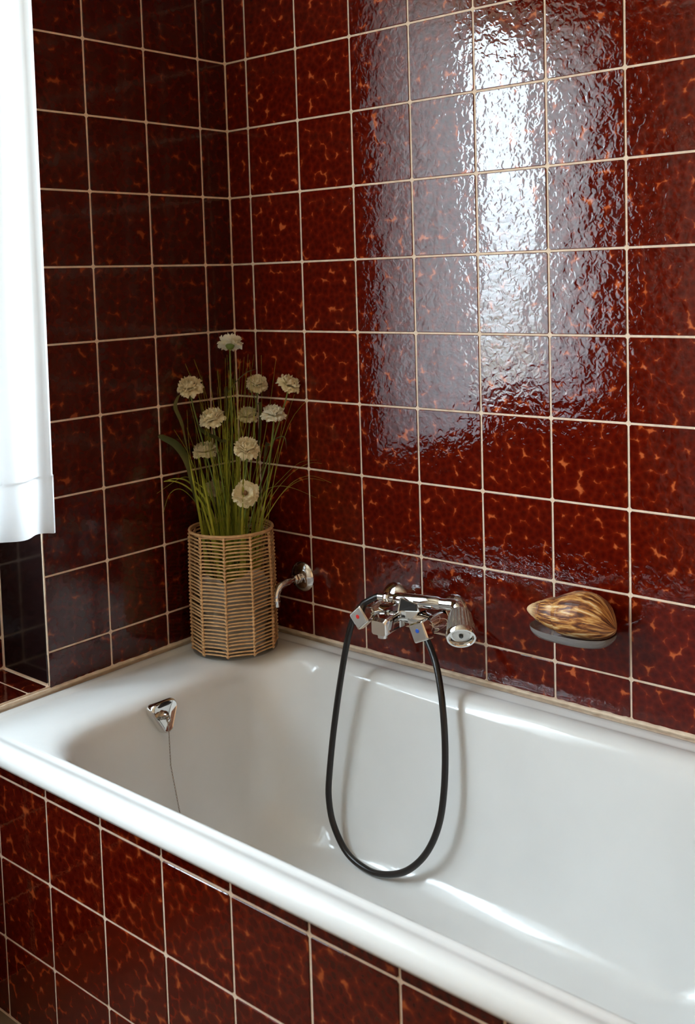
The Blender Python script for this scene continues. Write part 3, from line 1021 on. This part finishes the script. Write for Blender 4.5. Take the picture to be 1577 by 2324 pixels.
# arching blades spilling out to both sides
for pts, wd in [([(488, 1215), (455, 1135), (405, 1095), (352, 1098), (318, 1130)], 0.0030), ([(486, 1215), (462, 1150), (425, 1105), (385, 1090), (345, 1088)], 0.0040), ([(492, 1215), (470, 1140), (430, 1095), (400, 1086), (372, 1092)], 0.0045),
                ([(484, 1215), (455, 1155), (415, 1112), (386, 1120), (370, 1165)], 0.0016), ([(496, 1215), (478, 1130), (440, 1092), (412, 1084), (356, 1120)], 0.0020),
                ([(585, 1215), (605, 1130), (640, 1085), (680, 1050), (718, 1044)], 0.0016), ([(590, 1215), (610, 1140), (655, 1080), (700, 1052), (730, 1052)], 0.0015),
                ([(590, 1218), (612, 1160), (660, 1098), (705, 1080), (752, 1096)], 0.0016), ([(588, 1218), (610, 1165), (650, 1110), (700, 1086), (767, 1101)], 0.0015),
                ([(580, 1215), (598, 1125), (625, 1104), (665, 1108), (718, 1130)], 0.0030), ([(575, 1215), (588, 1140), (605, 1085), (616, 1064)], 0.0040), ([(545, 1215), (556, 1160), (566, 1148), (580, 1130)], 0.0036)]:
    dd = rnd.uniform(-0.06, -0.01)
    W3 = [at(x, y, VD + dd * (i / len(pts))) for i, (x, y) in enumerate(pts)]
    s = W3[0] - Vector((0, 0, 0.10)) + (GB - W3[0]) * 0.25
    s.z = GB.z + 0.02
    blade([s] + W3, wd, flat=0.35, k=6, taper=0.85)
# broad dark leaves
for pts, wd, dd in [([(440, 1120), (425, 1050), (400, 1010), (365, 990), (347, 972)], 0.0105, -0.03), ([(425, 1020), (412, 960), (398, 925), (402, 905), (408, 896)], 0.0055, -0.01),
                    ([(520, 1040), (500, 1000), (470, 985), (455, 972), (448, 958)], 0.0095, -0.02), ([(514, 920), (520, 890), (537, 865), (560, 845), (580, 838)], 0.0080, 0.0),
                    ([(600, 1040), (612, 1010), (630, 994), (646, 993), (650, 1020)], 0.0105, 0.02), ([(590, 960), (582, 915), (570, 890), (556, 880)], 0.0080, 0.03), ([(650, 1000), (644, 994), (630, 1002), (610, 1035)], 0.006, 0.02)][:6]:
    W3 = [at(x, y, VD + dd) for x, y in pts]
    s = GB + (W3[0] - GB) * 0.35
    s.z = GB.z + 0.05
    path = spline([s] + W3, 7)
    n = len(path)
    rad = []
    for i in range(n):
        t = i / (n - 1)
        rad.append(0.0016 if t < 0.18 else max(0.0004, wd * math.sin(math.pi * min(1, (t - 0.14) / 0.86)) ** 0.8))
    part('broad_leaf', MB().tube(path, rad, 6, squash=0.14), 'leaf', tuft, angle=80)

# ------------------------------------------------------------------ flowers
def flower(px, py, dd, dia, face, seed, label, white=False, heart=False):
    """face: unit direction the bloom looks to"""
    r_ = random.Random(seed)
    c = at(px, py, VD + dd)
    f = Vector(face).normalized()
    a, u, v = frame(f)
    b = GB + Vector((r_.uniform(-0.03, 0.03), r_.uniform(-0.03, 0.03), 0.0))
    fl = thing('flower', label, 'flower', b, 'cream artificial flowers in the basket')
    R = dia / 2
    bm = MB()
    layers = [(1.00, -0.22, 19, 0.10), (0.99, 0.02, 18, 0.24), (0.90, 0.22, 17, 0.38), (0.74, 0.44, 14, 0.50), (0.54, 0.70, 11, 0.56), (0.34, 1.0, 7, 0.56)]
    if heart:
        layers = layers[:-2]
    for li, (rr, tilt, cnt, lift) in enumerate(layers):
        off = r_.uniform(0, 6.28)
        for k in range(cnt):
            an = off + 2 * math.pi * k / cnt + r_.uniform(-0.12, 0.12)
            d = u * math.cos(an) + v * math.sin(an)
            s = a.cross(d)
            Lp = R * rr * r_.uniform(0.88, 1.06)
            tl = tilt + r_.uniform(-0.12, 0.12)
            wdt = R * 0.20 * (0.8 + 0.35 * rr)
            rows = []
            for j in range(5):
                t = j / 4
                dist = Lp * (0.08 + 0.92 * t)
                bend = tl * t + 0.25 * t * t * (1 if li > 1 else -0.6)
                hgt = a * (lift * R * 0.55 * min(1, t * 2.0) + math.sin(bend) * dist * 0.6)
                w_ = wdt * (0.30 + 0.70 * t ** 0.8) * (1.0 if j < 4 else 0.80)
                row = []
                for i in range(5):
                    q = (i - 2) / 2
                    ruff = a * (0.07 * R * t * math.cos(3.4 * q + an * 5 + li))
                    notch = -d * (0.13 * R * (r_.random() if j == 4 else 0)) + (-d * 0.05 * R * q * q if j == 4 else Vector((0, 0, 0)))
                    row.append(c + d * dist * math.cos(bend * 0.8) + s * q * w_ + hgt + a * (0.10 * R * q * q * t) + ruff + notch)
                rows.append(row)
            bm.loft(rows, False, False, closed=False)
    bl = part('bloom', bm, 'petal_white' if white else 'petal', fl, angle=60)
    if heart:
        part('heart', MB().lathe(c + a * R * 0.20, a, [(R * 0.16, 0), (R * 0.16, R * 0.16), (R * 0.08, R * 0.24)], 14), 'heart', bl)
    part('calyx', MB().lathe(c - a * R * 0.36, a, [(R * 0.08, 0), (R * 0.24, R * 0.10), (R * 0.34, R * 0.30), (R * 0.30, R * 0.36)], 16), 'stem', fl)
    st = c - a * R * 0.34
    mid = b.lerp(st, 0.6) + SID * r_.uniform(-0.006, 0.006)
    part('stem', MB().tube(spline([b, b.lerp(mid, 0.5), mid, st - Vector((0, 0, 0.02)) - a * 0.006, st], 5), 0.0016, 8), 'stem', fl, angle=80)


UPV = Vector((0, 0, 1))
flower(522, 783, 0.01, 0.062, UPV * 0.95 + SID * 0.02 - TOW * 0.38, 1, 'topmost white flower on a bare stem, seen from below', white=True)
flower(432, 882, -0.01, 0.064, UPV * 0.85 + TOW * 0.50 - SID * 0.12, 2, 'cream flower at the far left of the bunch, high up')
flower(583, 873, 0.05, 0.056, UPV * 0.8 + TOW * 0.5 + SID * 0.1, 3, 'cream flower right of the bare-stemmed top flower, half behind grass')
flower(654, 875, 0.00, 0.058, UPV * 0.8 + TOW * 0.25 + SID * 0.42, 4, 'cream flower tilting outward at the far right of the bunch')
flower(482, 953, -0.02, 0.064, UPV * 0.9 + TOW * 0.42 - SID * 0.20, 5, 'cream flower just below the far left one, above the dark leaf')
flower(620, 943, -0.01, 0.062, UPV * 0.95 + TOW * 0.24 + SID * 0.10, 6, 'cream flower below the outward tilting one, edge on', white=True)
flower(563, 945, 0.06, 0.054, UPV * 0.9 + TOW * 0.35, 7, 'dim cream flower deep in the middle behind the grass stems')
flower(466, 1027, 0.01, 0.062, UPV * 0.97 + TOW * 0.18 - SID * 0.05, 8, 'cream flower at lower left crossed by grass blades')
flower(560, 1020, -0.05, 0.062, UPV * 0.75 + TOW * 0.55 + SID * 0.12, 9, 'cream flower in the centre above the low open flower')
flower(557, 1121, -0.075, 0.064, UPV * 0.42 + TOW * 0.88 + SID * 0.05, 10, 'low open cream flower facing forward with dark heart', heart=True)
flower(487, 1110, 0.05, 0.050, UPV * 0.8 + TOW * 0.5 - SID * 0.1, 11, 'small pale flower hidden behind stems just above the basket')
